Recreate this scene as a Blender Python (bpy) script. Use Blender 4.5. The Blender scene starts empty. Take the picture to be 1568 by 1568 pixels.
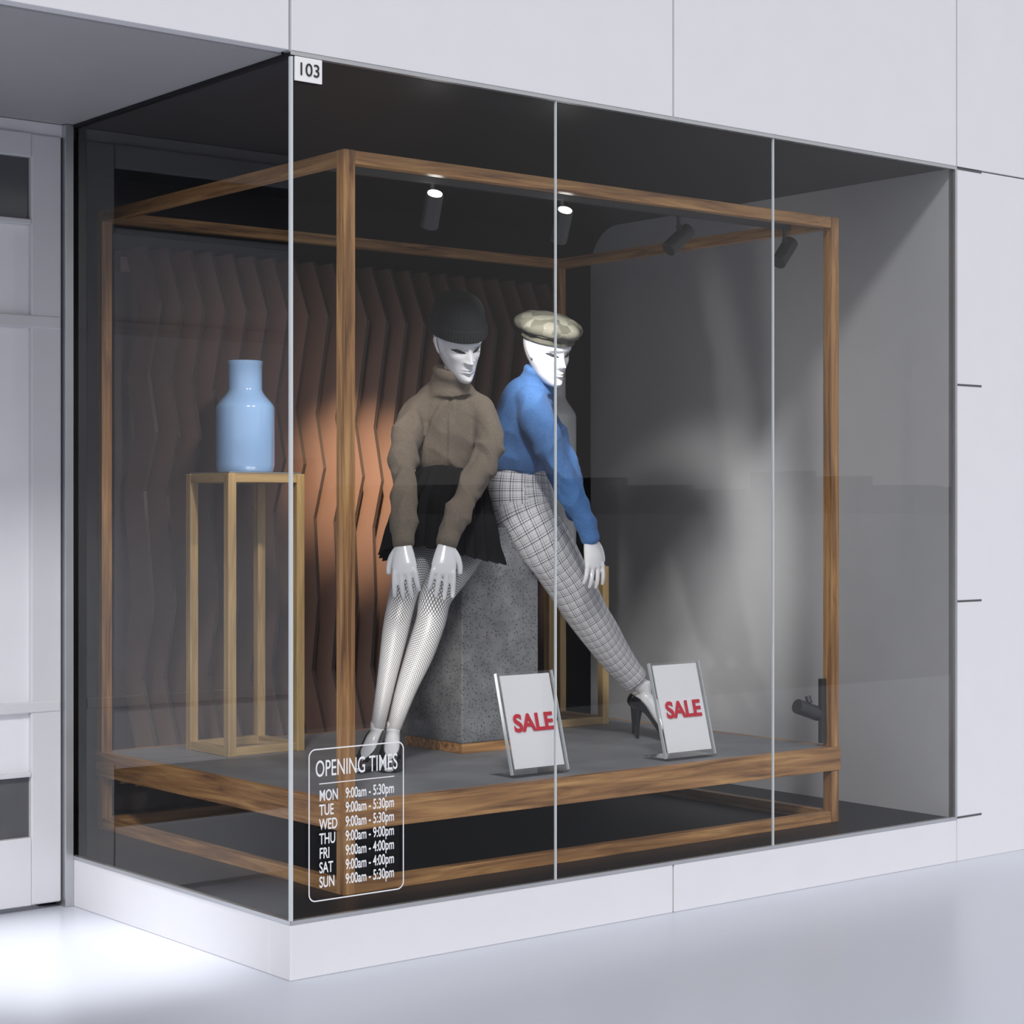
import bpy, bmesh, math
from mathutils import Vector, Matrix, noise
scene = bpy.context.scene
scene.view_settings.view_transform = 'Standard'
COL = bpy.context.collection
pi = math.pi

# ------------------------------------------------------------------ materials
def nt(name):
    m = bpy.data.materials.new(name); m.use_nodes = True
    t = m.node_tree; b = t.nodes['Principled BSDF']
    return m, t, b
def node(t, typ, **kw):
    n = t.nodes.new(typ)
    for k, v in kw.items():
        if k.startswith('i_'):
            n.inputs[k[2:].replace('_', ' ')].default_value = v
        else: setattr(n, k, v)
    return n
def math_n(t, op, a, b=None, c=None):
    n = t.nodes.new('ShaderNodeMath'); n.operation = op
    for i, x in enumerate((a, b, c)):
        if x is None: continue
        if isinstance(x, (int, float)): n.inputs[i].default_value = x
        else: t.links.new(x, n.inputs[i])
    return n.outputs[0]
def mapped(t, scale, coord='Object'):
    tc = t.nodes.new('ShaderNodeTexCoord'); mp = t.nodes.new('ShaderNodeMapping')
    mp.inputs['Scale'].default_value = scale
    t.links.new(tc.outputs[coord], mp.inputs['Vector']); return mp.outputs[0]
def ramp(t, fac, stops):
    r = t.nodes.new('ShaderNodeValToRGB'); e = r.color_ramp.elements
    while len(e) < len(stops): e.new(0.5)
    for el, (p, c) in zip(e, stops): el.position = p; el.color = (*c, 1)
    t.links.new(fac, r.inputs[0]); return r.outputs[0]
def bump(t, b, h, strength, dist=0.01):
    n = t.nodes.new('ShaderNodeBump'); n.inputs['Strength'].default_value = strength
    n.inputs['Distance'].default_value = dist
    t.links.new(h, n.inputs['Height']); t.links.new(n.outputs[0], b.inputs['Normal'])
def plain(name, col, rough=.5, metal=0, var=.04, nscale=6, coat=0, bmp=0, spec=.5):
    m, t, b = nt(name)
    n = node(t, 'ShaderNodeTexNoise', i_Scale=nscale, i_Detail=4.0)
    t.links.new(mapped(t, (1, 1, 1)), n.inputs['Vector'])
    lo = tuple(c*(1-var) for c in col); hi = tuple(min(1, c*(1+var)) for c in col)
    t.links.new(ramp(t, n.outputs[0], [(.3, lo), (.7, hi)]), b.inputs['Base Color'])
    b.inputs['Roughness'].default_value = rough; b.inputs['Metallic'].default_value = metal
    b.inputs['Coat Weight'].default_value = coat; b.inputs['Specular IOR Level'].default_value = spec
    if bmp: bump(t, b, n.outputs[0], bmp)
    return m
def wood(name, axis, dark, mid, light, rough=.4):
    m, t, b = nt(name)
    s = [38, 38, 38]; s[axis] = 2.2
    n = node(t, 'ShaderNodeTexNoise', i_Scale=1.0, i_Detail=7.0, i_Roughness=.6, i_Distortion=.6)
    t.links.new(mapped(t, s), n.inputs['Vector'])
    c = ramp(t, n.outputs[0], [(.3, dark), (.5, mid), (.72, light)])
    t.links.new(c, b.inputs['Base Color']); b.inputs['Roughness'].default_value = rough
    bump(t, b, n.outputs[0], .15, .004)
    return m
def emit(name, col, s):
    m, t, b = nt(name)
    b.inputs['Base Color'].default_value = (*col, 1)
    b.inputs['Emission Color'].default_value = (*col, 1); b.inputs['Emission Strength'].default_value = s
    return m
OAK = [wood('oak_frame_%s' % 'xyz'[i], i, (.13, .055, .020), (.40, .20, .072), (.68, .39, .15)) for i in range(3)]
PINE = [wood('pine_stand_%s' % 'xyz'[i], i, (.30, .19, .08), (.48, .33, .15), (.62, .45, .23)) for i in range(3)]
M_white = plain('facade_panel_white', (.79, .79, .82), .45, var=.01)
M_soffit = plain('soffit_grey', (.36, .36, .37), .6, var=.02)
M_joint = plain('joint_dark_grey', (.10, .10, .11), .7)
M_black = plain('display_black_paint', (.007, .007, .009), .45, var=.1, spec=.3)
M_inner = plain('display_wall_grey', (.52, .525, .54), .6, var=.02)
M_deck = plain('deck_grey', (.23, .235, .25), .5, var=.14, nscale=5, bmp=.05)
M_metal = plain('brushed_aluminium', (.55, .56, .58), .35, .8)
M_spot = plain('spotlight_black', (.035, .035, .037), .4)
M_fin = plain('fin_brown_lacquer', (.31, .205, .175), .36, var=.05)
M_fedge = plain('fin_edge_dark', (.05, .035, .03), .5, var=.05)
M_blue = plain('vase_blue_glaze', (.27, .45, .74), .12, coat=.6, var=.02)
M_grey = plain('vase_grey_glaze', (.42, .43, .44), .25, var=.03)
M_manq = plain('mannequin_white_gloss', (.70, .70, .72), .2, var=.01, coat=.5)
M_eye = plain('mannequin_eye_smoke', (.02, .02, .025), .4)
M_shoe = plain('shoe_black_patent', (.012, .012, .014), .18, coat=.5)
M_paper = plain('sale_card_white', (.93, .93, .94), .6, var=.005)
M_red = plain('sale_print_red', (.62, .012, .035), .5)
M_ink = plain('sign_ink_black', (.02, .02, .02), .5)
M_decal = emit('decal_white_vinyl', (.8, .81, .84), .08)
M_led = emit('led_disc', (1, .97, .9), 14)
M_skirt = plain('skirt_black_cotton', (.009, .009, .010), .9, var=.1, nscale=5, spec=.1)
M_road = plain('asphalt_grey', (.19, .19, .20), .9, var=.02, nscale=.02, spec=.1)
M_city = plain('distant_facade_grey', (.13, .13, .145), .8, var=.1, nscale=.05)

def floor_mat():
    m, t, b = nt('pavement_white_polished')
    n = node(t, 'ShaderNodeTexNoise', i_Scale=.6, i_Detail=3.0)
    t.links.new(mapped(t, (1, 1, 1)), n.inputs['Vector'])
    t.links.new(ramp(t, n.outputs[0], [(.3, (.55, .575, .645)), (.7, (.58, .605, .675))]), b.inputs['Base Color'])
    b.inputs['Roughness'].default_value = .28
    return m
M_floor = floor_mat()
def concrete():
    m, t, b = nt('plinth_concrete')
    v = mapped(t, (1, 1, 1))
    n = node(t, 'ShaderNodeTexNoise', i_Scale=9.0, i_Detail=9.0, i_Roughness=.65); t.links.new(v, n.inputs['Vector'])
    w = node(t, 'ShaderNodeTexVoronoi', i_Scale=85.0); t.links.new(v, w.inputs['Vector'])
    pit = ramp(t, w.outputs[0], [(.18, (.10, .10, .10)), (.32, (1, 1, 1))])
    base = ramp(t, n.outputs[0], [(.3, (.11, .115, .125)), (.7, (.24, .245, .26))])
    mx = node(t, 'ShaderNodeMix', data_type='RGBA', blend_type='MULTIPLY'); mx.inputs[0].default_value = .75
    t.links.new(base, mx.inputs[6]); t.links.new(pit, mx.inputs[7])
    t.links.new(mx.outputs[2], b.inputs['Base Color']); b.inputs['Roughness'].default_value = .85
    bump(t, b, pit, .3, .003); return m
M_conc = concrete()
def glass(name, tint, base=.018, graz=.6):
    m = bpy.data.materials.new(name); m.use_nodes = True; t = m.node_tree
    t.nodes.clear(); out = t.nodes.new('ShaderNodeOutputMaterial')
    tr = node(t, 'ShaderNodeBsdfTransparent', i_Color=(*tint, 1))
    gl = node(t, 'ShaderNodeBsdfGlossy', i_Color=(1, 1, 1, 1), i_Roughness=0.0)
    lw = node(t, 'ShaderNodeLayerWeight', i_Blend=.5)
    f = math_n(t, 'ADD', math_n(t, 'MULTIPLY', math_n(t, 'POWER', lw.outputs['Facing'], 2.9), graz), base)
    mx = t.nodes.new('ShaderNodeMixShader'); t.links.new(f, mx.inputs[0])
    t.links.new(tr.outputs[0], mx.inputs[1]); t.links.new(gl.outputs[0], mx.inputs[2])
    t.links.new(mx.outputs[0], out.inputs[0]); return m
M_glass = glass('shop_glass', (.87, .875, .88))
M_acr = glass('acrylic_clear', (.98, .98, .985), .02, .6)
M_edge = plain('glass_edge_bright', (.62, .66, .68), .3)
def knit(name, col, rib=.25, var=.10):
    m, t, b = nt(name)
    v = mapped(t, (1, 1, 1))
    n = node(t, 'ShaderNodeTexNoise', i_Scale=140.0, i_Detail=2.0); t.links.new(v, n.inputs['Vector'])
    lo = tuple(c*(1-var) for c in col); hi = tuple(c*(1+var) for c in col)
    t.links.new(ramp(t, n.outputs[0], [(.3, lo), (.7, hi)]), b.inputs['Base Color'])
    b.inputs['Roughness'].default_value = .9; b.inputs['Specular IOR Level'].default_value = .15
    b.inputs['Sheen Weight'].default_value = .06
    bump(t, b, n.outputs[0], rib, .002)
    return m
M_taupe = knit('sweater_taupe_knit', (.145, .120, .096))
M_bluek = knit('sweater_blue_knit', (.060, .145, .335))
M_bean = knit('beanie_charcoal_knit', (.014, .016, .017))
def net_mat():
    m, t, b = nt('fishnet_tights')
    tc = t.nodes.new('ShaderNodeTexCoord'); sp = t.nodes.new('ShaderNodeSeparateXYZ')
    t.links.new(tc.outputs['UV'], sp.inputs[0])
    u = math_n(t, 'MULTIPLY', sp.outputs[0], 30.0); v = math_n(t, 'MULTIPLY', sp.outputs[1], 88.0)
    def line(x): return math_n(t, 'LESS_THAN', math_n(t, 'FRACT', x), .26)
    a = math_n(t, 'MAXIMUM', line(math_n(t, 'ADD', u, v)), line(math_n(t, 'SUBTRACT', u, v)))
    t.links.new(ramp(t, a, [(0, (.66, .66, .68)), (1, (.04, .04, .045))]), b.inputs['Base Color'])
    b.inputs['Roughness'].default_value = .4; return m
M_net = net_mat()
def plaid_mat():
    m, t, b = nt('trouser_plaid')
    tc = t.nodes.new('ShaderNodeTexCoord'); sp = t.nodes.new('ShaderNodeSeparateXYZ')
    t.links.new(tc.outputs['UV'], sp.inputs[0])
    u = math_n(t, 'MULTIPLY', sp.outputs[0], .60); v = sp.outputs[1]
    def ln(x, f, w, off=0.): return math_n(t, 'LESS_THAN', math_n(t, 'FRACT', math_n(t, 'ADD', math_n(t, 'MULTIPLY', x, f), off)), w)
    tot = None
    for x in (u, v):
        for f, w, off, k in ((28.333, .10, 0, .40), (28.333, .08, .25, .32), (28.333, .06, .5, .18), (141.67, .35, 0, .10)):
            q = math_n(t, 'MULTIPLY', ln(x, f, w, off), k)
            tot = q if tot is None else math_n(t, 'ADD', tot, q)
    t.links.new(ramp(t, tot, [(0, (.64, .64, .66)), (.5, (.20, .20, .23)), (1, (.03, .03, .05))]), b.inputs['Base Color'])
    b.inputs['Roughness'].default_value = .85; b.inputs['Specular IOR Level'].default_value = .2; return m
M_plaid = plaid_mat()
def beret_mat():
    m, t, b = nt('beret_khaki_cloth')
    n = node(t, 'ShaderNodeTexVoronoi', i_Scale=24.0, i_Randomness=.9)
    t.links.new(mapped(t, (1, 1, 1.4)), n.inputs['Vector'])
    sp = t.nodes.new('ShaderNodeSeparateColor'); t.links.new(n.outputs['Color'], sp.inputs[0])
    t.links.new(ramp(t, sp.outputs[0], [(.25, (.080, .078, .060)), (.55, (.110, .106, .084)), (.85, (.155, .150, .122))]), b.inputs['Base Color'])
    b.inputs['Roughness'].default_value = .9; b.inputs['Specular IOR Level'].default_value = .1; return m
M_beret = beret_mat()

# ------------------------------------------------------------------ mesh helpers
def empty(name, loc=(0, 0, 0), rz=0):
    e = bpy.data.objects.new(name, None); e.location = loc; e.rotation_euler = (0, 0, rz)
    e.empty_display_size = .1; COL.objects.link(e); return e
def mesh(name, verts, faces, mat, parent=None, smooth=False, uvs=None, mats=None, midx=None, recalc=True):
    me = bpy.data.meshes.new(name); me.from_pydata([tuple(v) for v in verts], [], faces)
    if uvs:
        l = me.uv_layers.new(name='UVMap'); k = 0
        for f in uvs:
            for c in f: l.data[k].uv = c; k += 1
    me.materials.append(mat)
    for m in (mats or []): me.materials.append(m)
    if midx:
        for p, i in zip(me.polygons, midx): p.material_index = i
    me.update()
    if recalc:
        bm = bmesh.new(); bm.from_mesh(me); bmesh.ops.recalc_face_normals(bm, faces=bm.faces); bm.to_mesh(me); bm.free()
    if smooth:
        for p in me.polygons: p.use_smooth = True
    o = bpy.data.objects.new(name, me); COL.objects.link(o)
    if parent: o.parent = parent
    return o
def boxgeo(x0, x1, y0, y1, z0, z1):
    v = [(x, y, z) for x in (x0, x1) for y in (y0, y1) for z in (z0, z1)]
    f = [(0, 1, 3, 2), (4, 6, 7, 5), (0, 4, 5, 1), (2, 3, 7, 6), (0, 2, 6, 4), (1, 5, 7, 3)]
    return v, f
def box(name, b, mat, parent=None, bevel=.002):
    v, f = boxgeo(*b); o = mesh(name, v, f, mat, parent)
    if bevel:
        bm = bmesh.new(); bm.from_mesh(o.data)
        bmesh.ops.bevel(bm, geom=bm.edges[:], offset=bevel, segments=2, affect='EDGES', profile=.5)
        bm.to_mesh(o.data); bm.free()
    return o
def cr(p0, p1, p2, p3, t):
    return tuple(.5*((2*b)+(-a+c)*t+(2*a-5*b+4*c-d)*t*t+(-a+3*b-3*c+d)*t**3) for a, b, c, d in zip(p0, p1, p2, p3))
def resamp(st, sub):
    out = []; n = len(st)
    for i in range(n-1):
        p0 = st[max(0, i-1)]; p3 = st[min(n-1, i+2)]
        for k in range(sub): out.append(cr(p0, st[i], st[i+1], p3, k/sub))
    out.append(tuple(st[-1])); return out
def loft(st, seg=24, sub=4, ref=(1, 0, 0), caps=(True, True), fn=None, rnd=True):
    """st: (x,y,z,r[,r2]) -> verts, faces, uvs (u = turn fraction, v = metres along)"""
    st = [tuple(s) if len(s) == 5 else (*s, s[3]) for s in st]
    P = resamp(st, sub); ref = Vector(ref); n = len(P)
    C = [Vector(p[:3]) for p in P]
    T = [(C[min(i+1, n-1)]-C[max(i-1, 0)]).normalized() for i in range(n)]
    rings = [(C[i], T[i], P[i][3], P[i][4], i/(n-1)) for i in range(n)]
    if rnd:
        def cap(i, sgn):
            res = []; c, t, a, b = C[i], T[i], P[i][3], P[i][4]; h = min(a, b)*.7
            for q in (.35, .65, .9):
                s = math.sqrt(1-q*q); res.append((c+t*sgn*h*q, t, a*s, b*s, i/(n-1)))
            return res
        if caps[0]: rings = cap(0, -1)[::-1]+rings
        if caps[1]: rings = rings+cap(n-1, 1)
    V = []; vl = []; L = 0; pc = None
    for c, t, a, b, s in rings:
        A = (ref-t*ref.dot(t)).normalized(); B = t.cross(A)
        if pc is not None: L += (c-pc).length
        pc = c; vl.append(L)
        for j in range(seg):
            th = 2*pi*j/seg; k = 1; off = Vector((0, 0, 0))
            if fn:
                r = fn(s, th)
                if isinstance(r, tuple): k, off = r[0], Vector(r[1])
                else: k = r
            V.append(c+A*(a*k*math.cos(th))+B*(b*k*math.sin(th))+off)
    F = []; UV = []
    for i in range(len(rings)-1):
        for j in range(seg):
            j2 = (j+1) % seg
            F.append((i*seg+j, i*seg+j2, (i+1)*seg+j2, (i+1)*seg+j))
            UV.append(((j/seg, vl[i]), ((j+1)/seg, vl[i]), ((j+1)/seg, vl[i+1]), (j/seg, vl[i+1])))
    for e, on in ((0, caps[0]), (len(rings)-1, caps[1])):
        if not on: continue
        V.append(rings[e][0]+rings[e][1]*(0)); ci = len(V)-1
        for j in range(seg):
            F.append((e*seg+j, e*seg+(j+1) % seg, ci)); UV.append(((j/seg, vl[e]), ((j+1)/seg, vl[e]), (j/seg, vl[e])))
    return V, F, UV
def join(parts):
    V = []; F = []; UV = []
    for p in parts:
        o = len(V); V += list(p[0]); F += [tuple(i+o for i in f) for f in p[1]]
        if len(p) > 2: UV += p[2]
    return V, F, UV
def fuse(name, parts, voxel, mat, parent, disp=None, smooth=4, clip=None):
    V, F, _ = join(parts)
    o = mesh(name+'_src', V, F, mat)
    r = o.modifiers.new('r', 'REMESH'); r.mode = 'VOXEL'; r.voxel_size = voxel
    s = o.modifiers.new('s', 'SMOOTH'); s.iterations = smooth; s.factor = .5
    dg = bpy.context.evaluated_depsgraph_get(); ev = o.evaluated_get(dg)
    me = bpy.data.meshes.new_from_object(ev); me.name = name
    bpy.data.objects.remove(o, do_unlink=True)
    if disp:
        N = [v.normal.copy() for v in me.vertices]
        for v, n in zip(me.vertices, N): v.co = v.co+n*disp(v.co, n)
    for p in me.polygons: p.use_smooth = True
    me.materials.clear(); me.materials.append(mat)
    ob = bpy.data.objects.new(name, me); COL.objects.link(ob); ob.parent = parent
    return ob
def lathe(name, prof, c, mat, parent=None, seg=64):
    V = []; F = []
    for r, z in prof:
        for j in range(seg):
            a = 2*pi*j/seg; V.append((c[0]+r*math.cos(a), c[1]+r*math.sin(a), c[2]+z))
    for i in range(len(prof)-1):
        for j in range(seg):
            j2 = (j+1) % seg; F.append((i*seg+j, i*seg+j2, (i+1)*seg+j2, (i+1)*seg+j))
    F.append(tuple(range(seg)))
    return mesh(name, V, F, mat, parent, True, recalc=True)
def text(name, body, size, loc, mat, parent, rot=(pi/2, 0, 0), xs=1, bold=0, ext=.0008, align='CENTER'):
    cu = bpy.data.curves.new(name, 'FONT'); cu.body = body; cu.size = size; cu.extrude = ext
    cu.offset = bold; cu.align_x = align; cu.align_y = 'CENTER'
    o = bpy.data.objects.new(name+'_c', cu); COL.objects.link(o)
    dg = bpy.context.evaluated_depsgraph_get(); me = bpy.data.meshes.new_from_object(o.evaluated_get(dg))
    bpy.data.objects.remove(o, do_unlink=True)
    me.name = name; me.materials.clear(); me.materials.append(mat)
    ob = bpy.data.objects.new(name, me); COL.objects.link(ob)
    ob.location = loc; ob.rotation_euler = rot; ob.scale = (xs, 1, 1); ob.parent = parent
    return ob

# ------------------------------------------------------------------ shell
ZT = 2.845; ZB = .18; XR = 3.21; DS = 1.475; YB = 2.42
mesh('floor', [(-30, -5.7, 0), (30, -5.7, 0), (30, 12, 0), (-30, 12, 0)], [(0, 1, 2, 3)], M_floor)
mesh('ground_road', [(-600, -700, -.02), (900, -700, -.02), (900, -5.69, -.02), (-600, -5.69, -.02)], [(0, 1, 2, 3)], M_road)
ct = empty('distant_skyline')  # low city skyline far off, out of view, mirrored in the shop glass
hs_ = [5.2, 4.4, 6.4, 4.9, 7.6, 4.2, 5.8, 8.2, 4.6, 6.0, 4.3, 6.9, 5.1]
for i in range(30):
    x0_ = 40+i*26; box('building_%02d' % i, (x0_, x0_+24, -420, -400, -.02, hs_[(i*5) % 13]*1.1), M_city, ct, 0)
    box('annex_%02d' % i, (x0_+8, x0_+14, -421, -399, -.02, hs_[(i*7+3) % 13]*1.7), M_city, ct, 0)
fw = empty('wall_front')
box('backing', (-6, 9, .02, .30, ZT+.02, 6.2), M_joint, fw, 0)
for i, (a, b) in enumerate([(-6, -1.62), (-1.62, 0), (0, 1.62), (1.62, 3.225), (3.225, 9)]):
    box('panel_%d' % i, (a+.005, b-.005, 0, .05, ZT+.008, 6.2), M_white, fw, .002)
rw = empty('wall_front_pier')
box('pier_face', (3.228, 9, 0, .3, 0, ZT+.002), M_white, rw, .002)
for i, z in enumerate((ZB, 1.068, 1.957, ZT)):
    box('slit_%d' % i, (3.228, 3.385, -.0015, .01, z-.004, z+.004), M_joint, rw, 0)
sf = empty('ceiling_soffit')
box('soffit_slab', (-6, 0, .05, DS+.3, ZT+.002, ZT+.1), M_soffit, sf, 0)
pl = empty('baseboard_plinth')
box('base_front_1', (0, 1.616, 0, .12, 0, ZB-.008), M_white, pl, .003)
box('base_front_2', (1.624, 3.224, 0, .12, 0, ZB-.008), M_white, pl, .003)
box('base_side', (0, .12, .12, DS, 0, ZB-.008), M_white, pl, .003)
box('base_gap', (.02, 3.2, .02, .1, 0, ZB-.012), M_joint, pl, 0)
tr = empty('trim_glazing')
box('sill_front', (0, XR+.012, -.002, .018, ZB-.008, ZB+.004), M_metal, tr, 0)
box('sill_side', (-.002, .018, 0, DS, ZB-.008, ZB+.004), M_metal, tr, 0)
box('head_front', (0, XR+.012, -.002, .02, ZT-.006, ZT+.006), M_metal, tr, 0)
box('head_side', (-.002, .02, 0, DS, ZT-.010, ZT+.002), M_black, tr, 0)
box('jamb_right', (XR, XR+.014, -.003, .03, ZB, ZT), M_metal, tr, 0)
box('floor_display', (.02, XR, .02, YB, .08, ZB), M_black, None, 0)
box('ceiling_display', (0.0, XR+.3, .05, YB, ZT, ZT+.05), M_black, None, 0)
box('wall_display_back', (-.1, XR+.4, YB, YB+.08, 0, ZT+.1), M_black, None, 0)
box('wall_display_left', (-.1, -.0, DS+.06, YB, 0, ZT), M_black, None, 0)
box('wall_display_liner', (XR+.16, XR+.2, 1.7, YB, 0, ZT), M_black, None, 0)
R = .20; yb = 2.257
prof = [(.03, ZB), (.03, ZT), (yb-R, ZT)]+[(yb-R+R*math.sin(a), ZT-R+R*math.cos(a)) for a in [pi/2*k/12 for k in range(1, 13)]]
prof += [(yb, ZB+R)]+[(yb-R+R*math.cos(a), ZB+R-R*math.sin(a)) for a in [pi/2*k/12 for k in range(1, 13)]]
n = len(prof)
V = [(XR, y, z) for y, z in prof]+[(XR+.016, y, z) for y, z in prof]
F = [tuple(range(n)), tuple(range(2*n-1, n-1, -1))]+[(i, (i+1) % n, n+(i+1) % n, n+i) for i in range(n)]
mesh('wall_display_right', V, F, M_inner)

for i, (a, b) in enumerate([(0.012, 1.068), (1.072, 2.139), (2.143, XR)]):
    w = empty('window_%d' % (i+1))
    mesh('pane', [(a, .008, ZB), (b, .008, ZB), (b, .008, ZT), (a, .008, ZT)], [(0, 1, 2, 3)], M_glass, w)
    if i: box('pane_edge', (a-.004, a, .002, .012, ZB, ZT), M_edge, w, 0)
w = empty('window_4')
mesh('pane', [(.008, .012, ZB), (.008, DS, ZB), (.008, DS, ZT), (.008, .012, ZT)], [(0, 1, 2, 3)], M_glass, w)
box('pane_edge', (.0, .010, .0, .010, ZB, ZT), M_edge, w, 0)

d = empty('door_1')
M_door = plain('door_white_lacquer', (.66, .66, .69), .35, var=.01)
M_dpane = plain('door_pane_painted_reflection', (.80, .80, .84), .08, coat=.5, var=.03, nscale=2)  # pale base colour stands in for the white reflection in the door glass
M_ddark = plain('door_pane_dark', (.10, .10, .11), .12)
box('jamb', (-.034, -.001, DS-.02, DS+.1, 0, ZT), M_metal, d, .002)
box('stile_right', (-.158, -.04, DS, DS+.06, .02, 2.80), M_door, d, .006)
box('stile_left', (-1.35, -1.23, DS, DS+.06, .02, 2.80), M_door, d, .006)
for i, (a, b) in enumerate([(.02, .265), (.483, .50), (.713, .753), (2.10, 2.145), (2.47, 2.49), (2.713, 2.80)]):
    box('rail_%d' % i, (-1.23, -.158 if i not in (2, 3) else -.045, DS-.004, DS+.055, a, b), M_door, d, .004)
for i, (a, b, m) in enumerate([(.265, .483, M_ddark), (.50, .713, M_dpane), (.753, 2.10, M_dpane), (2.145, 2.47, M_dpane), (2.49, 2.713, M_ddark)]):
    box('pane_%d' % i, (-1.23, -.158, DS+.02, DS+.03, a, b), m, d, 0)
box('wall_recess', (-6, -1.36, DS, DS+.2, 0, ZT), M_white, None, .002)
box('door_head', (-1.36, 0, DS+.01, DS+.1, 2.80, ZT), M_white, d, 0)

# ------------------------------------------------------------------ wooden frame + deck
FX0, FX1, FY0, FY1, FT = .36, 2.775, .24, 1.985, 2.628; w_ = .045
fr = empty('wooden_display_frame')
for i, (x, y) in enumerate([(FX0, FY0), (FX1-w_, FY0), (FX0, FY1-w_), (FX1-w_, FY1-w_)]):
    box('post_%d' % i, (x, x+w_, y, y+w_, ZB, FT), OAK[2], fr, .002)
for j, (z, h) in enumerate([(FT-w_, w_), (ZB, w_)]):
    for i, y in enumerate((FY0, FY1-w_)):
        box('rail_x_%d_%d' % (j, i), (FX0+w_, FX1-w_, y+.001, y+w_-.001, z, z+h-.001), OAK[0], fr, .002)
    for i, x in enumerate((FX0, FX1-w_)):
        box('rail_y_%d_%d' % (j, i), (x+.001, x+w_-.001, FY0+w_, FY1-w_, z, z+h-.001), OAK[1], fr, .002)
ZD = .485
box('skirt_front', (FX0+.002, FX1+.004, FY0-.006, FY0+.03, ZD-.095, ZD), OAK[0], fr, .002)
box('skirt_back', (FX0, FX1, FY1-.03, FY1, ZD-.095, ZD), OAK[0], fr, .002)
box('skirt_left', (FX0-.006, FX0+.03, FY0+.02, FY1, ZD-.095, ZD), OAK[1], fr, .002)
box('skirt_right', (FX1-.03, FX1+.006, FY0+.02, FY1, ZD-.095, ZD), OAK[1], fr, .002)
box('deck', (FX0+.03, FX1-.03, FY0+.03, FY1-.03, ZD-.06, ZD), M_deck, fr, .001)

# ------------------------------------------------------------------ wavy fins
fb = empty('wavy_slat_backdrop')
NF = 22
for i in range(NF):
    t = i/(NF-1); x = .64+t*2.16
    nodes = [(.30, .03), (.40, .0), (.74, .15-.05*t), (1.05, .06+.06*t), (1.52-.30*t, .13-.04*t), (1.76-.36*t, .03+.02*t), (2.00-.36*t, .10), (2.28, .0), (2.53, .12)]
    V = []; F = []; MI = []
    for z, o_ in nodes:
        for (dx, dy) in ((0, 0), (.016, 0), (.016, .17), (0, .17)): V.append((x+dx, 1.99+o_+dy, z))
    for k in range(len(nodes)-1):
        for q in range(4): F.append((4*k+q, 4*k+(q+1) % 4, 4*k+4+(q+1) % 4, 4*k+4+q)); MI.append(1 if q == 0 else 0)
    F += [(0, 1, 2, 3), tuple(len(V)-4+q for q in range(4))]; MI += [0, 0]
    mesh('fin_%02d' % i, V, F, M_fin, fb, mats=[M_fedge], midx=MI)
box('fin_rail', (.62, 2.83, 2.28, 2.32, .30, .36), M_fin, fb, 0)
box('fin_rail_top', (.62, 2.83, 2.28, 2.32, 2.44, 2.50), M_fin, fb, 0)
box('fin_panel', (.62, 2.83, 2.33, 2.35, .18, 2.53), M_fedge, fb, 0)

# ------------------------------------------------------------------ stands and vases
def stand(name, x0, y0, s, zt):
    e = empty(name, (x0, y0, ZD)); p = .036; x1, y1 = s, s-.02; h = zt-ZD
    for i, (x, y) in enumerate([(0, 0), (x1-p, 0), (0, y1-p), (x1-p, y1-p)]):
        box('leg_%d' % i, (x, x+p, y, y+p, 0, h), PINE[2], e, .002)
    for z, n_ in ((h-p, 'top'), (0, 'bottom')):
        for i, y in enumerate((0, y1-p)): box('%s_rail_x_%d' % (n_, i), (p, x1-p, y+.001, y+p-.001, z+.001, z+p-.001), PINE[0], e, .002)
        for i, x in enumerate((0, x1-p)): box('%s_rail_y_%d' % (n_, i), (x+.001, x+p-.001, p, y1-p, z+.001, z+p-.001), PINE[1], e, .002)
    box('top_plate', (.01, x1-.01, .01, y1-.01, h, h+.006), M_metal, e, .001)
    return e
stand('plant_stand', .667, 1.488, .35, 1.586); stand('plant_stand', 2.25, 1.44, .35, 1.191)
def vprof(R_, r_, h, sh, nk):
    pts = [(R_*.90, 0), (R_*.96, .006), (R_, .03), (R_*1.0, sh*.6), (R_*1.0, sh)]
    for k in range(1, 13):
        a = k/12; s = (1-math.cos(a*pi))/2; pts.append((R_+(r_-R_)*s, sh+(nk-sh)*(a*.9+.1*s)))
    pts += [(r_, h-.02), (r_*1.04, h-.006), (r_*1.02, h), (r_*.9, h), (r_*.86, h-.03), (r_*.8, h-.12), (.002, h-.125)]
    return pts
v = empty('blue_vase', (.842, 1.653, 1.592)); lathe('body', vprof(.117, .068, .446, .255, .335), (0, 0, 0), M_blue, v)
v = empty('grey_bottle_vase', (2.425, 1.605, 1.1975)); lathe('body', vprof(.094, .045, .84, .66, .76), (0, 0, 0), M_grey, v)

c = empty('concrete_plinth')
box('block', (1.43, 1.82, .997, 1.387, .525, 1.373), M_conc, c, .006)
box('wood_base', (1.435, 1.815, 1.002, 1.382, ZD, .525), OAK[0], c, .002)

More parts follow.
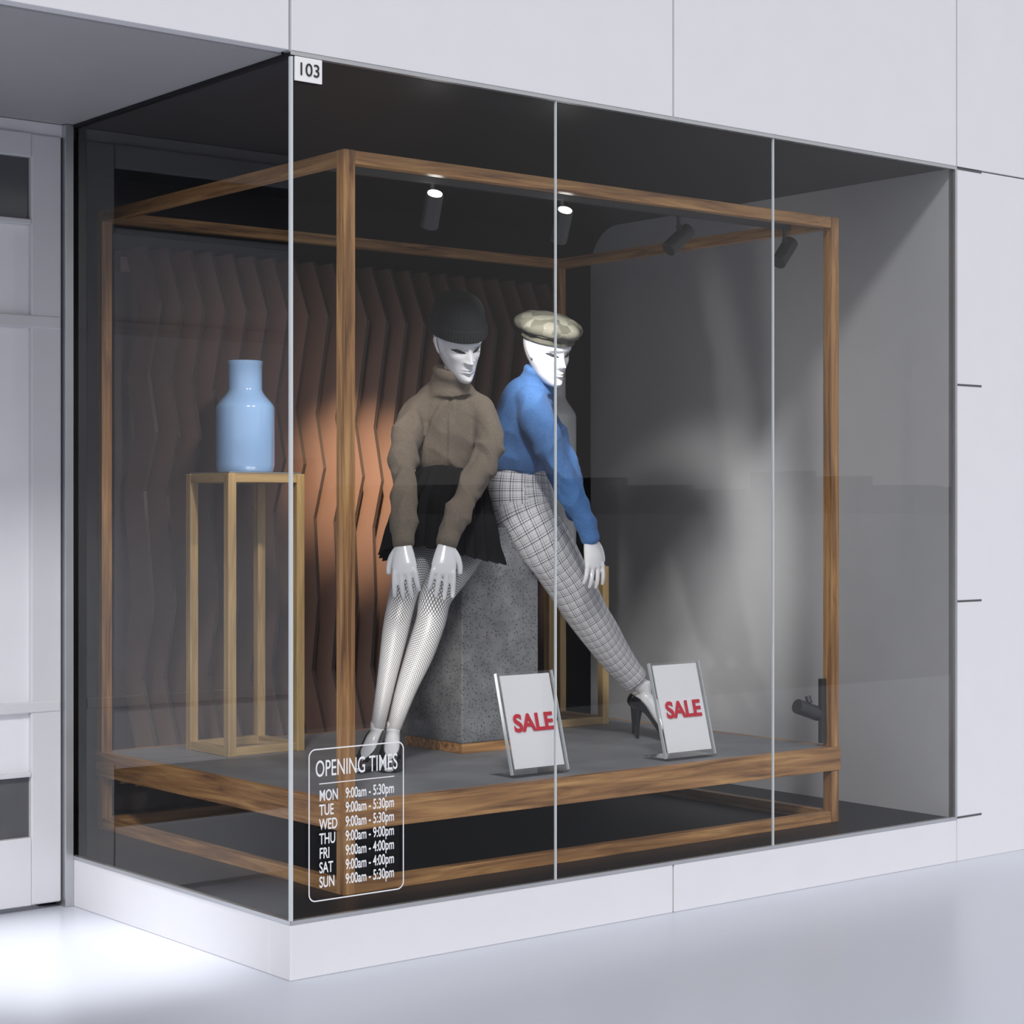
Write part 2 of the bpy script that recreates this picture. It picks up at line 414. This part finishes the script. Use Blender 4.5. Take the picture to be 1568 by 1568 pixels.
# ------------------------------------------------------------------ sale signs
def sale(x0, y0, wd=.26, h=.37, lean=.10):
    e = empty('sale_sign', (x0, y0, ZD))
    ang = math.atan2(lean, h)
    base = empty('tilt'); base.parent = e; base.rotation_euler = (-ang, 0, 0); base.location = (0, 0, .012)
    box('card', (.014, wd-.014, .004, .008, .02, h-.01), M_paper, base, 0)
    box('acrylic_back', (0, wd, .010, .013, 0, h), M_acr, base, 0)
    mesh('acrylic_front', [(0, .002, 0), (wd, .002, 0), (wd, .002, h), (0, .002, h)], [(0, 1, 2, 3)], M_acr, base)
    box('edge_left', (-.003, 0, 0, .014, 0, h), M_edge, base, 0)
    box('edge_right', (wd, wd+.003, 0, .014, 0, h), M_edge, base, 0)
    box('foot', (0, wd, -.0, .14, 0, .010), M_acr, e, 0)
    text('lettering', 'SALE', .088, (wd/2+.002, -.0005, .18), M_red, base, bold=.0026)
sale(1.153, .335); sale(1.898, .325)

s = empty('house_number_sign')
box('plate', (.014, .112, -.006, 0.0, 2.762, 2.836), M_paper, s, 0)
text('digits', '103', .056, (.063, -.008, 2.797), M_ink, s)
dc = empty('opening_times_decal')
x0, x1, z0, z1 = .066, .428, .232, .705; rr = .025
def rrect(x0, x1, z0, z1, r):
    p = []
    for cx, cz, a0 in ((x1-r, z1-r, 0), (x0+r, z1-r, 90), (x0+r, z0+r, 180), (x1-r, z0+r, 270)):
        for k in range(9): a = math.radians(a0+k*11.25); p.append((cx+r*math.cos(a), cz+r*math.sin(a)))
    return p
o1 = rrect(x0, x1, z0, z1, rr); i1 = rrect(x0+.004, x1-.004, z0+.004, z1-.004, rr-.004); n = len(o1)
mesh('border', [(x, -.0005, z) for x, z in o1+i1], [(i, (i+1) % n, n+(i+1) % n, n+i) for i in range(n)], M_decal, dc)
text('title', 'OPENING TIMES', .072, (.247, -.0008, .640), M_decal, dc, xs=.60, bold=.0002, ext=.0002)
mesh('rule', [(.105, -.0005, .594), (.39, -.0005, .594), (.39, -.0005, .597), (.105, -.0005, .597)], [(0, 1, 2, 3)], M_decal, dc)
rows = [('MON', '9:00am - 5:30pm'), ('TUE', '9:00am - 5:30pm'), ('WED', '9:00am - 5:30pm'), ('THU', '9:00am - 9:00pm'), ('FRI', '9:00am - 4:00pm'), ('SAT', '9:00am - 4:00pm'), ('SUN', '9:00am - 5:30pm')]
for i, (a, b) in enumerate(rows):
    z = .557-i*.0447
    text('day_%d' % i, a, .048, (.105, -.0008, z), M_decal, dc, xs=.62, bold=.0006, ext=.0002, align='LEFT')
    text('hours_%d' % i, b, .046, (.390, -.0008, z), M_decal, dc, xs=.60, bold=.0006, ext=.0002, align='RIGHT')

# ------------------------------------------------------------------ spotlights
def tube(name, a, b, r, mat, parent, seg=32, r2=None):
    a = Vector(a); b = Vector(b); t = (b-a).normalized(); ref = Vector((0, 0, 1)) if abs(t.z) < .9 else Vector((1, 0, 0))
    V, F, _ = loft([(*a, r), (*b, r2 or r)], seg, 1, ref, (True, True), rnd=False)
    return mesh(name, V, F, mat, parent, False)
def fixture(name, mount, c, axis, L_=.13, r=.032, led=None):
    e = empty(name); c = Vector(c); ax = Vector(axis).normalized()
    top = c+ax*L_/2; bot = c-ax*L_/2
    V, F, _ = loft([(*bot, r*.96), (*(bot+ax*.004), r), (*(top-ax*.004), r), (*top, r*.96)], 36, 1, (1, 0, 0) if abs(ax.x) < .9 else (0, 0, 1), rnd=False)
    o = mesh('can', V, F, M_spot, e)
    tube('stem', mount, c, .008, M_spot, e)
    tube('clamp', c-Vector((0, .01, 0))+Vector((0, 0, .03)), c+Vector((0, 0, .055)), .012, M_spot, e)
    if led == 'top': tube('led', top, top+ax*.002, r*.8, M_led, e)
    return e
tk = empty('spotlight_track')
box('track', (FX0+w_, FX1-w_, .46, .485, 2.598, 2.62), M_spot, tk, .001)
sx = [.893, 1.496, 2.10, 2.704]
axs = [(-.22, -.55, .80), (-.22, -.55, .80), (.75, -.1, .62), (.75, .1, .8)]
for i, x in enumerate(sx):
    fixture('ceiling_spotlight', (x, .4725, 2.60), (x, .4725, 2.505), axs[i], led='top' if i < 2 else None)
fixture('floor_spotlight', (2.735, .285, .63), (2.655, .30, .635), (-.9, .1, .30), L_=.12, r=.030, led=None)
box('mount_box', (2.70, 2.729, .265, .285, .50, .76), M_spot, bpy.data.objects['floor_spotlight'], .002)

def spot(name, loc, tgt, power, ang, blend=.5, col=(1, 1, 1), size=.03):
    l = bpy.data.lights.new(name, 'SPOT'); l.energy = power; l.spot_size = math.radians(ang); l.spot_blend = blend
    l.color = col; l.shadow_soft_size = size
    o = bpy.data.objects.new(name, l); COL.objects.link(o); o.location = loc
    o.rotation_euler = (Vector(tgt)-Vector(loc)).to_track_quat('-Z', 'Y').to_euler(); return o
spot('spot_lamp_slats', (.72, .50, 2.40), (1.66, 2.0, 1.60), 620, 24, 1, (1, .70, .42))
spot('slat_fill_added', (.44, .42, 2.50), (1.15, 2.1, 1.35), 55, 75, 1, (1, .88, .78), .06)  # added fill with no fixture, lights the left faces of the slats
spot('spot_lamp_vase', (.90, .50, 2.40), (.84, 1.65, 1.65), 40, 32, 1, (1, .97, .93))
spot('spot_lamp_left', (1.10, .28, 2.42), (1.30, .85, 1.5), 18, 70, .8, (1, .97, .93))
spot('spot_lamp_mid', (1.496, .40, 2.40), (1.75, 1.0, 1.5), 9, 70, .8, (1, .97, .93))
spot('spot_lamp_wall', (1.05, .45, 2.56), (3.21, 1.52, 1.10), 165, 34, 1, (1, .98, .95), .08)
spot('spot_lamp_low', (.50, .36, .56), (2.6, 1.4, 1.5), 40, 60, .8, (1, .95, .88), .06)
spot('floor_pool_fill', (-.46, .72, 2.8), (-.46, .74, 0), 420, 34, 1, (1, 1, 1), .1)  # added lamp without a fixture, makes the bright pool on the pavement

# ------------------------------------------------------------------ mannequins
def hand(W, D, N, side, k=1.15, curl=.25):
    W = Vector(W); D = Vector(D).normalized(); N = Vector(N); N = (N-D*N.dot(D)).normalized(); S = D.cross(N)
    P = lambda a, b, c: W+D*a*k+S*b*k+N*c*k
    out = []
    out.append(loft([(*P(-.04, 0, 0), .022*k, .018*k), (*P(0, 0, 0), .026*k, .018*k), (*P(.03, 0, 0), .033*k, .017*k), (*P(.07, 0, 0), .040*k, .015*k), (*P(.098, 0, -.002), .038*k, .011*k)], 20, 3, S))
    for off, ln, sp, cv in ((-.0315, .066, -.10, 1.15), (-.011, .082, -.03, 1.0), (.0105, .086, .03, .9), (.031, .076, .10, .8)):
        a, b, c = .088, off*side, 0; st = [(*P(a, b, c), .0092*k)]; ang = .08
        for q, (f, r) in enumerate(((.12, .0092), (.40, .0088), (.30, .0082), (.23, .0066))):
            a += math.cos(ang)*ln*f; c -= math.sin(ang)*ln*f; b += sp*side*ln*f
            st.append((*P(a, b, c), r*k)); ang += curl*cv
        out.append(loft(st, 12, 3, S))
    s = side
    out.append(loft([(*P(.012, .018*s, -.004), .013*k), (*P(.035, .038*s, -.010), .0125*k), (*P(.062, .050*s, -.016), .0105*k), (*P(.085, .053*s, -.020), .0085*k)], 12, 3, N))
    return out
def foot(A, deck, dr, hh, cover=(.80, .74, .60, .50, .50, .66, .98, 1., 1.)):
    A = Vector(A); d_ = Vector((dr[0], dr[1], 0)).normalized(); S = d_.cross(Vector((0, 0, 1)))
    def P(s, z): return Vector((A.x, A.y, deck))+d_*s+Vector((0, 0, z))
    sec = [(-.052, hh+.040, .018, .020), (-.038, hh+.036, .028, .030), (-.005, hh+.036, .031, .036), (.035, hh*.82+.038, .031, .036), (.075, hh*.45+.034, .034, .028), (.112, hh*.12+.026, .040, .021), (.150, .018, .041, .016), (.185, .015, .034, .013), (.215, .012, .020, .010)]
    st = [(*P(s, z), a, b) for s, z, a, b in sec]
    ft = loft(st, 24, 4, S)
    ank = loft([(*(A+Vector((0, 0, .03))), .027), (*(A+Vector((0, 0, -.01))), .027), (*(P(.0, hh+.05)), .030), (*P(.03, hh*.9+.03), .028)], 20, 3, S)
    Rr = resamp([(*P(s, z-.004), a+.005, b+.004, cv) for (s, z, a, b), cv in zip(sec, cover)], 4)
    V = []; F = []; m = 24; n = len(Rr)
    C = [Vector(r[:3]) for r in Rr]
    for i, r in enumerate(Rr):
        t = (C[min(i+1, n-1)]-C[max(i-1, 0)]).normalized(); B = S.cross(t).normalized()
        if B.z < 0: B = -B
        for j in range(m+1):
            th = -pi/2+pi*min(r[5], 1)*(2*j/m-1)
            V.append(C[i]+S*r[3]*math.cos(th)+B*r[4]*math.sin(th))
    for i in range(n-1):
        for j in range(m): F.append((i*(m+1)+j, i*(m+1)+j+1, (i+1)*(m+1)+j+1, (i+1)*(m+1)+j))
    F.append(tuple(range(m+1))); F.append(tuple((n-1)*(m+1)+j for j in range(m+1)))
    h0 = P(-.030, hh+.012); heel = loft([(*h0, .024, .022), (*P(-.036, hh*.72), .014, .013), (*P(-.038, hh*.35), .008, .008), (*P(-.038, .0), .007, .007)], 16, 3, S, rnd=False)
    return [ft, ank], (V, F), heel

HEADT = [(0.0, .34, .14, .04), (.025, .385, .04, .09), (.07, .405, -.05, .135), (.14, .40, -.13, .185), (.24, .388, -.25, .232), (.34, .385, -.35, .272), (.45, .382, -.42, .303), (.55, .387, -.455, .322), (.66, .39, -.47, .332), (.76, .375, -.465, .33), (.86, .31, -.41, .29), (.93, .22, -.32, .22), (.975, .12, -.22, .13), (.997, .03, -.12, .04)]
def tab(T, n):
    P = []; m = len(T)-1
    for i in range(n+1):
        q = i/n*m; k = min(int(q), m-1); f = q-k
        P.append(cr(T[max(k-1, 0)], T[k], T[k+1], T[min(k+2, m)], f))
    return P
def g(x, s): return math.exp(-(x/s)**2)
def headgeo(table, n, seg, H, M, fn=None, face=False, cap=(True, True)):
    P = tab(table, n); V = []; F = []; hs = []
    for t, f, b, w in P:
        c = (f+b)/2; r = (f-b)/2
        for j in range(seg):
            th = 2*pi*j/seg; k = fn(t, th) if fn else 1
            x = w*math.sin(th)*k; y = c+r*math.cos(th)*k
            if face and math.cos(th) > 0:
                fr_ = math.cos(th)**.5; e = 0
                ax_ = abs(x)
                if t > .30:
                    q = max(0, min(1, (.56-t)/.205)); hgt = .108*q**1.3*(1 if t > .355 else max(0, (t-.30)/.055)**.6)
                    e += hgt*g(x, .030+.022*q*q)
                    e += .022*g(t-.350, .022)*g(ax_-.048, .024)
                e -= .050*g(ax_-.145, .085)*g(t-.505, .050)
                e += .028*g(ax_-.145, .055)*g(t-.497, .026)
                e += .018*g(t-.590, .04)*g(ax_-.12, .14)
                e += .022*g(ax_-.20, .07)*g(t-.40, .07)
                e += .034*g(x, .062)*g(t-.240, .017)+.036*g(x, .052)*g(t-.200, .018)
                e -= .010*g(x, .07)*g(t-.220, .006)
                e += .014*g(x, .09)*g(t-.22, .06)
                e -= .020*g(x, .08)*g(t-.160, .020)
                e += .032*g(x, .075)*g(t-.080, .05)
                e -= .012*g(x, .014)*g(t-.275, .02)
                y += e*fr_
            hs.append((x, t)); V.append(M @ Vector((x*H, -y*H, (t-.5)*H)))
    for i in range(n):
        for j in range(seg):
            j2 = (j+1) % seg; F.append((i*seg+j, i*seg+j2, (i+1)*seg+j2, (i+1)*seg+j))
    if cap[0]: F.append(tuple(range(seg)))
    if cap[1]: F.append(tuple(n*seg+j for j in range(seg)))
    return V, F, hs
def headM(center, yaw, pitch, roll):
    return Matrix.Translation(center) @ Matrix.Rotation(math.radians(yaw), 4, 'Z') @ Matrix.Rotation(math.radians(pitch), 4, 'X') @ Matrix.Rotation(math.radians(roll), 4, 'Y')
def make_head(parent, H, M):
    V, F, hs = headgeo(HEADT, 260, 260, H, M, face=True)
    mi = []; Mi = M.inverted()
    for f in F:
        idx = 0
        if len(f) == 4:
            x = sum(hs[i][0] for i in f)/4; t = sum(hs[i][1] for i in f)/4
            if .44 < t < .56 and (Mi @ V[f[0]]).y < -.2*H:
                dx = abs(x)-.142; q = 1-(dx/.095)**2
                tc = .495+.20*dx
                if q > 0 and tc-.020*q < t < tc+.030*q: idx = 1
        mi.append(idx)
    mesh('head', V, F, M_manq, parent, True, mats=[M_eye], midx=mi)
    for s in (-1, 1):
        P = lambda y, z, o_=0: M @ Vector((s*(.318+o_)*H, y*H, (z-.5)*H))
        st = [(*P(-.02, .38, -.02), .016*H, .012*H), (*P(-.01, .42, .0), .030*H, .016*H), (*P(.03, .50, .02), .048*H, .016*H), (*P(.05, .56, .025), .050*H, .016*H), (*P(.03, .60, .015), .02*H, .012*H)]
        Vv, Ff, _ = loft(st, 16, 4, (M.to_3x3() @ Vector((0, 1, 0))))
        mesh('ear_%s' % ('l' if s < 0 else 'r'), Vv, Ff, M_manq, parent, True)

ROT = math.radians(-39.03); ORG = (1.554, .8394, 0)
# ---- first mannequin
m1 = empty('female_mannequin', ORG, ROT)
legL = [(-.322, -.13, 1.383, .095), (-.354, -.27, 1.274, .076), (-.391, -.40, 1.168, .056), (-.412, -.40, 1.084, .051), (-.432, -.36, .997, .049), (-.468, -.32, .811, .036), (-.504, -.30, .625, .026)]
legR = [(-.161, -.08, 1.375, .10), (-.220, -.22, 1.248, .086), (-.281, -.38, 1.126, .062), (-.300, -.38, 1.034, .056), (-.343, -.33, .910, .053), (-.396, -.30, .773, .040), (-.444, -.28, .622, .027)]
thin = lambda st, e: [(*s[:3], s[3]-e) for s in st]
cv1 = (.90, .86, .80, .72, .74, .90, 1., 1., 1.)
f1, s1, h1 = foot((-.504, -.30, .614), ZD, (-.30, -.95), .072, cv1)
f2, s2, h2 = foot((-.444, -.28, .612), ZD, (-.02, -1.), .070, cv1)
body = [loft([(-.195, -.150, 2.04, .044, .048), (-.221, -.125, 1.965, .046), (-.238, -.095, 1.898, .050), (-.245, -.05, 1.80, .085, .06), (-.243, -.04, 1.61, .075), (-.238, -.05, 1.496, .10), (-.24, -.08, 1.40, .11)], 28, 4),
        loft([(-.31, -.04, 1.78, .035), (-.39, -.17, 1.71, .032), (-.407, -.30, 1.61, .028), (-.400, -.43, 1.47, .024), (-.396, -.51, 1.385, .021), (-.392, -.55, 1.335, .021)], 18, 4),
        loft([(-.17, -.04, 1.78, .035), (-.10, -.14, 1.71, .032), (-.104, -.25, 1.62, .028), (-.161, -.38, 1.512, .024), (-.217, -.505, 1.392, .021), (-.236, -.55, 1.335, .021)], 18, 4),
        loft(thin(legL, .004), 24, 4), loft(thin(legR, .004), 24, 4)]+f1+f2
body += hand((-.392, -.560, 1.320), (.06, -.36, -.93), (-.12, -.93, .36), 1)
body += hand((-.238, -.560, 1.320), (-.08, -.36, -.93), (.12, -.93, .36), -1)
fuse('body', body, .0036, M_manq, m1, smooth=3)
M1 = headM((-.205, -.165, 2.084), 30, 26, -9)
make_head(m1, .272, M1)
V, F, UV = join([loft(legL, 40, 6), loft(legR, 40, 6)]); mesh('fishnet_tights', V, F, M_net, m1, True, uvs=UV)
for i, (s_, h_) in enumerate(((s1, h1), (s2, h2))):
    o = mesh('shoe_%d' % i, s_[0], s_[1], M_shoe, m1, True)
    md = o.modifiers.new('s', 'SOLIDIFY'); md.thickness = .003; md.offset = 1
    mesh('heel_%d' % i, h_[0], h_[1], M_shoe, m1, True)
def ridged(p, sx_, sy_, sz_, seed=0):
    q = noise.noise(Vector((p.x*sx_+seed, p.y*sy_, p.z*sz_)))
    return max(-.35, .30-abs(q)*1.8)
def fold1(p, nrm):
    cuff = 1 if p.z > 1.40 else max(0, (p.z-1.345)/.055)
    cuff *= max(.15, min(1, (1.90-p.z)/.06))
    a = ridged(p+Vector((p.z*.35 if p.x > -.24 else -p.z*.35, 0, 0)), 10, 7, 2.4)*.021
    b = ridged(Vector((p.x+p.z*.6, p.y, p.z+p.x*.5)), 8, 5, 8, 5)*.013
    return (a+b)*cuff
tors = [(-.237, -.085, 1.924, .080, .075), (-.243, -.07, 1.885, .122, .095), (-.247, -.060, 1.835, .150, .115), (-.248, -.055, 1.765, .148, .13), (-.247, -.055, 1.69, .142, .14), (-.244, -.05, 1.64, .142, .145), (-.243, -.045, 1.605, .125, .125), (-.243, -.045, 1.585, .112, .11)]
slL = [(-.320, -.085, 1.840, .066), (-.374, -.115, 1.802, .064), (-.402, -.20, 1.718, .058), (-.406, -.30, 1.612, .053), (-.401, -.43, 1.470, .046), (-.397, -.505, 1.392, .050), (-.394, -.535, 1.352, .042), (-.392, -.555, 1.322, .040)]
slR = [(-.167, -.075, 1.842, .068), (-.116, -.095, 1.806, .064), (-.090, -.16, 1.720, .060), (-.105, -.25, 1.623, .055), (-.160, -.38, 1.513, .049), (-.215, -.50, 1.398, .050), (-.228, -.53, 1.352, .042), (-.236, -.555, 1.322, .040)]
coll = [(-.236, -.09, 1.895, .100, .090), (-.236, -.10, 1.930, .080, .078), (-.230, -.115, 1.957, .072, .072), (-.227, -.125, 1.975, .077, .077), (-.225, -.128, 1.985, .070, .070)]
fuse('sweater', [loft(tors, 40, 5), loft(slL, 28, 5), loft(slR, 28, 5), loft(coll, 32, 5, rnd=False)], .0055, M_taupe, m1, fold1, 3)
def pleat(s, th):
    amp = .012+.055*s**.8; ph = th*26
    tri = abs((ph/(2*pi)) % 1*2-1)*2-1
    k = 1+amp*tri*.8+.05*s*math.sin(3*th+1)
    return (k, (0, 0, -.018*s*math.sin(2*th+.6)-.005*s*tri))
sk = [(-.243, -.045, 1.615, .122, .112), (-.246, -.06, 1.56, .135, .13), (-.249, -.10, 1.49, .163, .172), (-.258, -.15, 1.396, .195, .215), (-.268, -.19, 1.325, .215, .235), (-.272, -.20, 1.262, .232, .245)]
V, F, UV = loft(sk, 312, 6, caps=(False, False), fn=pleat)
mesh('pleated_skirt', V, F, M_skirt, m1, False, recalc=False)
BE = [(.655, .425, -.50, .365), (.655, .45, -.525, .390), (.72, .45, -.525, .392), (.81, .435, -.515, .382), (.82, .41, -.495, .362), (.91, .385, -.485, .352), (1.00, .335, -.455, .335), (1.08, .27, -.42, .305), (1.14, .18, -.36, .25), (1.17, .07, -.27, .15), (1.175, -.05, -.16, .05)]
def rib(t, th):
    r = 1+.011*math.sin(th*58)
    if t > .95: r *= 1+.05*(t-.95)*4*math.sin(th*2+.5)
    return r
V, F, _ = headgeo(BE, 90, 464, .272, M1, rib, cap=(False, True)); mesh('beanie', V, F, M_bean, m1, True)

# ---- second mannequin
m2 = empty('female_mannequin', ORG, ROT)
lgN = [(.029, .30, 1.525, .122), (.047, .27, 1.432, .120), (.121, .27, 1.308, .104), (.207, .33, 1.180, .092), (.292, .40, 1.038, .085), (.395, .48, .877, .069), (.474, .53, .778, .061), (.516, .548, .728, .060)]
lgF = [(.043, .38, 1.526, .115), (.075, .42, 1.418, .11), (.165, .47, 1.289, .095), (.261, .54, 1.132, .082), (.331, .60, 1.007, .076), (.421, .67, .866, .065), (.500, .72, .750, .058)]
f3, s3, h3 = foot((.557, .55, .686), ZD, (.80, -.60), .125)
f4, s4, h4 = foot((.555, .745, .675), ZD, (.85, -.50), .115)
body = [loft([(.135, .21, 2.04, .044, .048), (.118, .23, 1.996, .047), (.100, .25, 1.94, .050), (.063, .28, 1.82, .08, .07), (.034, .30, 1.604, .08), (.029, .30, 1.472, .11)], 28, 4),
        loft([(.098, .16, 1.78, .035), (.139, .09, 1.703, .032), (.190, .08, 1.595, .028), (.248, .10, 1.484, .026), (.311, .13, 1.335, .023)], 18, 4),
        loft([(.395, .48, .877, .045), (.48, .53, .77, .036), (.557, .55, .688, .026)], 20, 4),
        loft([(.421, .67, .866, .045), (.49, .71, .77, .036), (.555, .745, .68, .026)], 20, 4),
        loft([(.029, .30, 1.5, .10), (.121, .27, 1.308, .085), (.292, .40, 1.038, .06), (.395, .48, .877, .05)], 20, 4)]+f3+f4
body += hand((.311, .13, 1.33), (.16, -.02, -.98), (.55, -.80, .1), -1, curl=.2)
fuse('body', body, .0036, M_manq, m2, smooth=3)
M2 = headM((.142, .18, 2.083), 38, 19, -4)
make_head(m2, .265, M2)
for i, (s_, h_) in enumerate(((s3, h3), (s4, h4))):
    o = mesh('shoe_%d' % i, s_[0], s_[1], M_shoe, m2, True)
    md = o.modifiers.new('s', 'SOLIDIFY'); md.thickness = .003; md.offset = 1
    mesh('heel_%d' % i, h_[0], h_[1], M_shoe, m2, True)
def crease(s, th): return 1+.035*math.sin(th*2+s*14)*noise.noise(Vector((s*7, math.cos(th)*1.5, math.sin(th)*1.5)))*3
hips = [(.036, .30, 1.63, .112, .108), (.034, .30, 1.60, .116, .112), (.030, .30, 1.545, .126, .125), (.032, .30, 1.47, .13, .14), (.045, .30, 1.42, .12, .13)]
V, F, UV = join([loft(hips, 48, 5), loft(lgN, 48, 6, fn=crease, rnd=False), loft(lgF, 48, 6, fn=crease, rnd=False)])
mesh('plaid_trousers', V, F, M_plaid, m2, True, uvs=UV)
def fold2(p, nrm):
    k = max(.15, min(1, (1.93-p.z)/.06))*(1 if p.z > 1.40 else max(0, (p.z-1.345)/.055))
    a = ridged(Vector((p.x-p.z*.35, p.y, p.z)), 9, 7, 3, 2)*.018
    b = ridged(Vector((p.x+p.z*.5, p.y, p.z-p.x*.4)), 8, 6, 8, 9)*.014
    return (a+b)*k
tors = [(.102, .25, 1.95, .070, .068), (.084, .26, 1.914, .105, .095), (.063, .27, 1.854, .122, .115), (.048, .28, 1.776, .130, .125), (.036, .29, 1.684, .136, .13), (.032, .295, 1.64, .136, .13), (.034, .30, 1.605, .124, .12), (.034, .30, 1.585, .115, .11)]
slN = [(.073, .20, 1.880, .070), (.098, .13, 1.808, .068), (.139, .09, 1.703, .063), (.190, .08, 1.595, .057), (.248, .10, 1.484, .050), (.290, .12, 1.400, .049), (.303, .127, 1.358, .041), (.311, .13, 1.328, .039)]
slF = [(.096, .34, 1.88, .065), (.150, .41, 1.80, .058), (.199, .43, 1.687, .053), (.237, .43, 1.566, .048), (.271, .40, 1.43, .044)]
coll = [(.092, .252, 1.925, .090, .085), (.100, .248, 1.956, .074, .072), (.110, .240, 1.985, .066, .066), (.114, .234, 2.005, .068, .068), (.116, .232, 2.013, .060, .060)]
fuse('sweater', [loft(tors, 40, 5), loft(slN, 28, 5), loft(slF, 28, 5), loft(coll, 32, 5, rnd=False)], .0055, M_bluek, m2, fold2, 3)
BR = [(.66, .41, -.485, .352), (.66, .425, -.50, .370), (.73, .425, -.51, .375), (.745, .44, -.52, .39), (.79, .50, -.58, .455), (.86, .52, -.62, .475), (.93, .47, -.59, .44), (.99, .34, -.48, .34), (1.02, .15, -.30, .19), (1.025, 0, -.14, .06)]
def puff(t, th): return 1+(.035*math.sin(th*8)+.03*math.sin(th*3+1)) * (1 if t > .76 else 0)
V, F, _ = headgeo(BR, 70, 128, .265, M2, puff, cap=(False, True)); mesh('beret', V, F, M_beret, m2, True)

# ------------------------------------------------------------------ world, sun, camera
W = bpy.data.worlds.new('overcast_sky'); scene.world = W; W.use_nodes = True
t = W.node_tree; bg = t.nodes['Background']; bg.inputs[1].default_value = .92
tc = t.nodes.new('ShaderNodeTexCoord'); sp = t.nodes.new('ShaderNodeSeparateXYZ'); t.links.new(tc.outputs['Generated'], sp.inputs[0])
t.links.new(ramp(t, sp.outputs[2], [(0, (.78, .74, .74)), (.15, (.80, .80, .83)), (1, (.75, .78, .84))]), bg.inputs[0])
su = bpy.data.lights.new('sun', 'SUN'); su.energy = 1.45; su.angle = math.radians(7); su.color = (1, .98, .96)
so = bpy.data.objects.new('sun', su); COL.objects.link(so); so.rotation_euler = Vector((.80, 1, -1)).to_track_quat('-Z', 'Y').to_euler(); so.location = (-3, -6, 8)

cd = bpy.data.cameras.new('camera'); co = bpy.data.objects.new('camera', cd); COL.objects.link(co)
co.location = (-3.232, -5.065, 1.448); co.rotation_euler = (math.radians(90), 0, math.radians(-39.03))
cd.lens = 68.53; cd.sensor_width = 36; cd.shift_y = -.0032; cd.clip_end = 1500
scene.camera = co
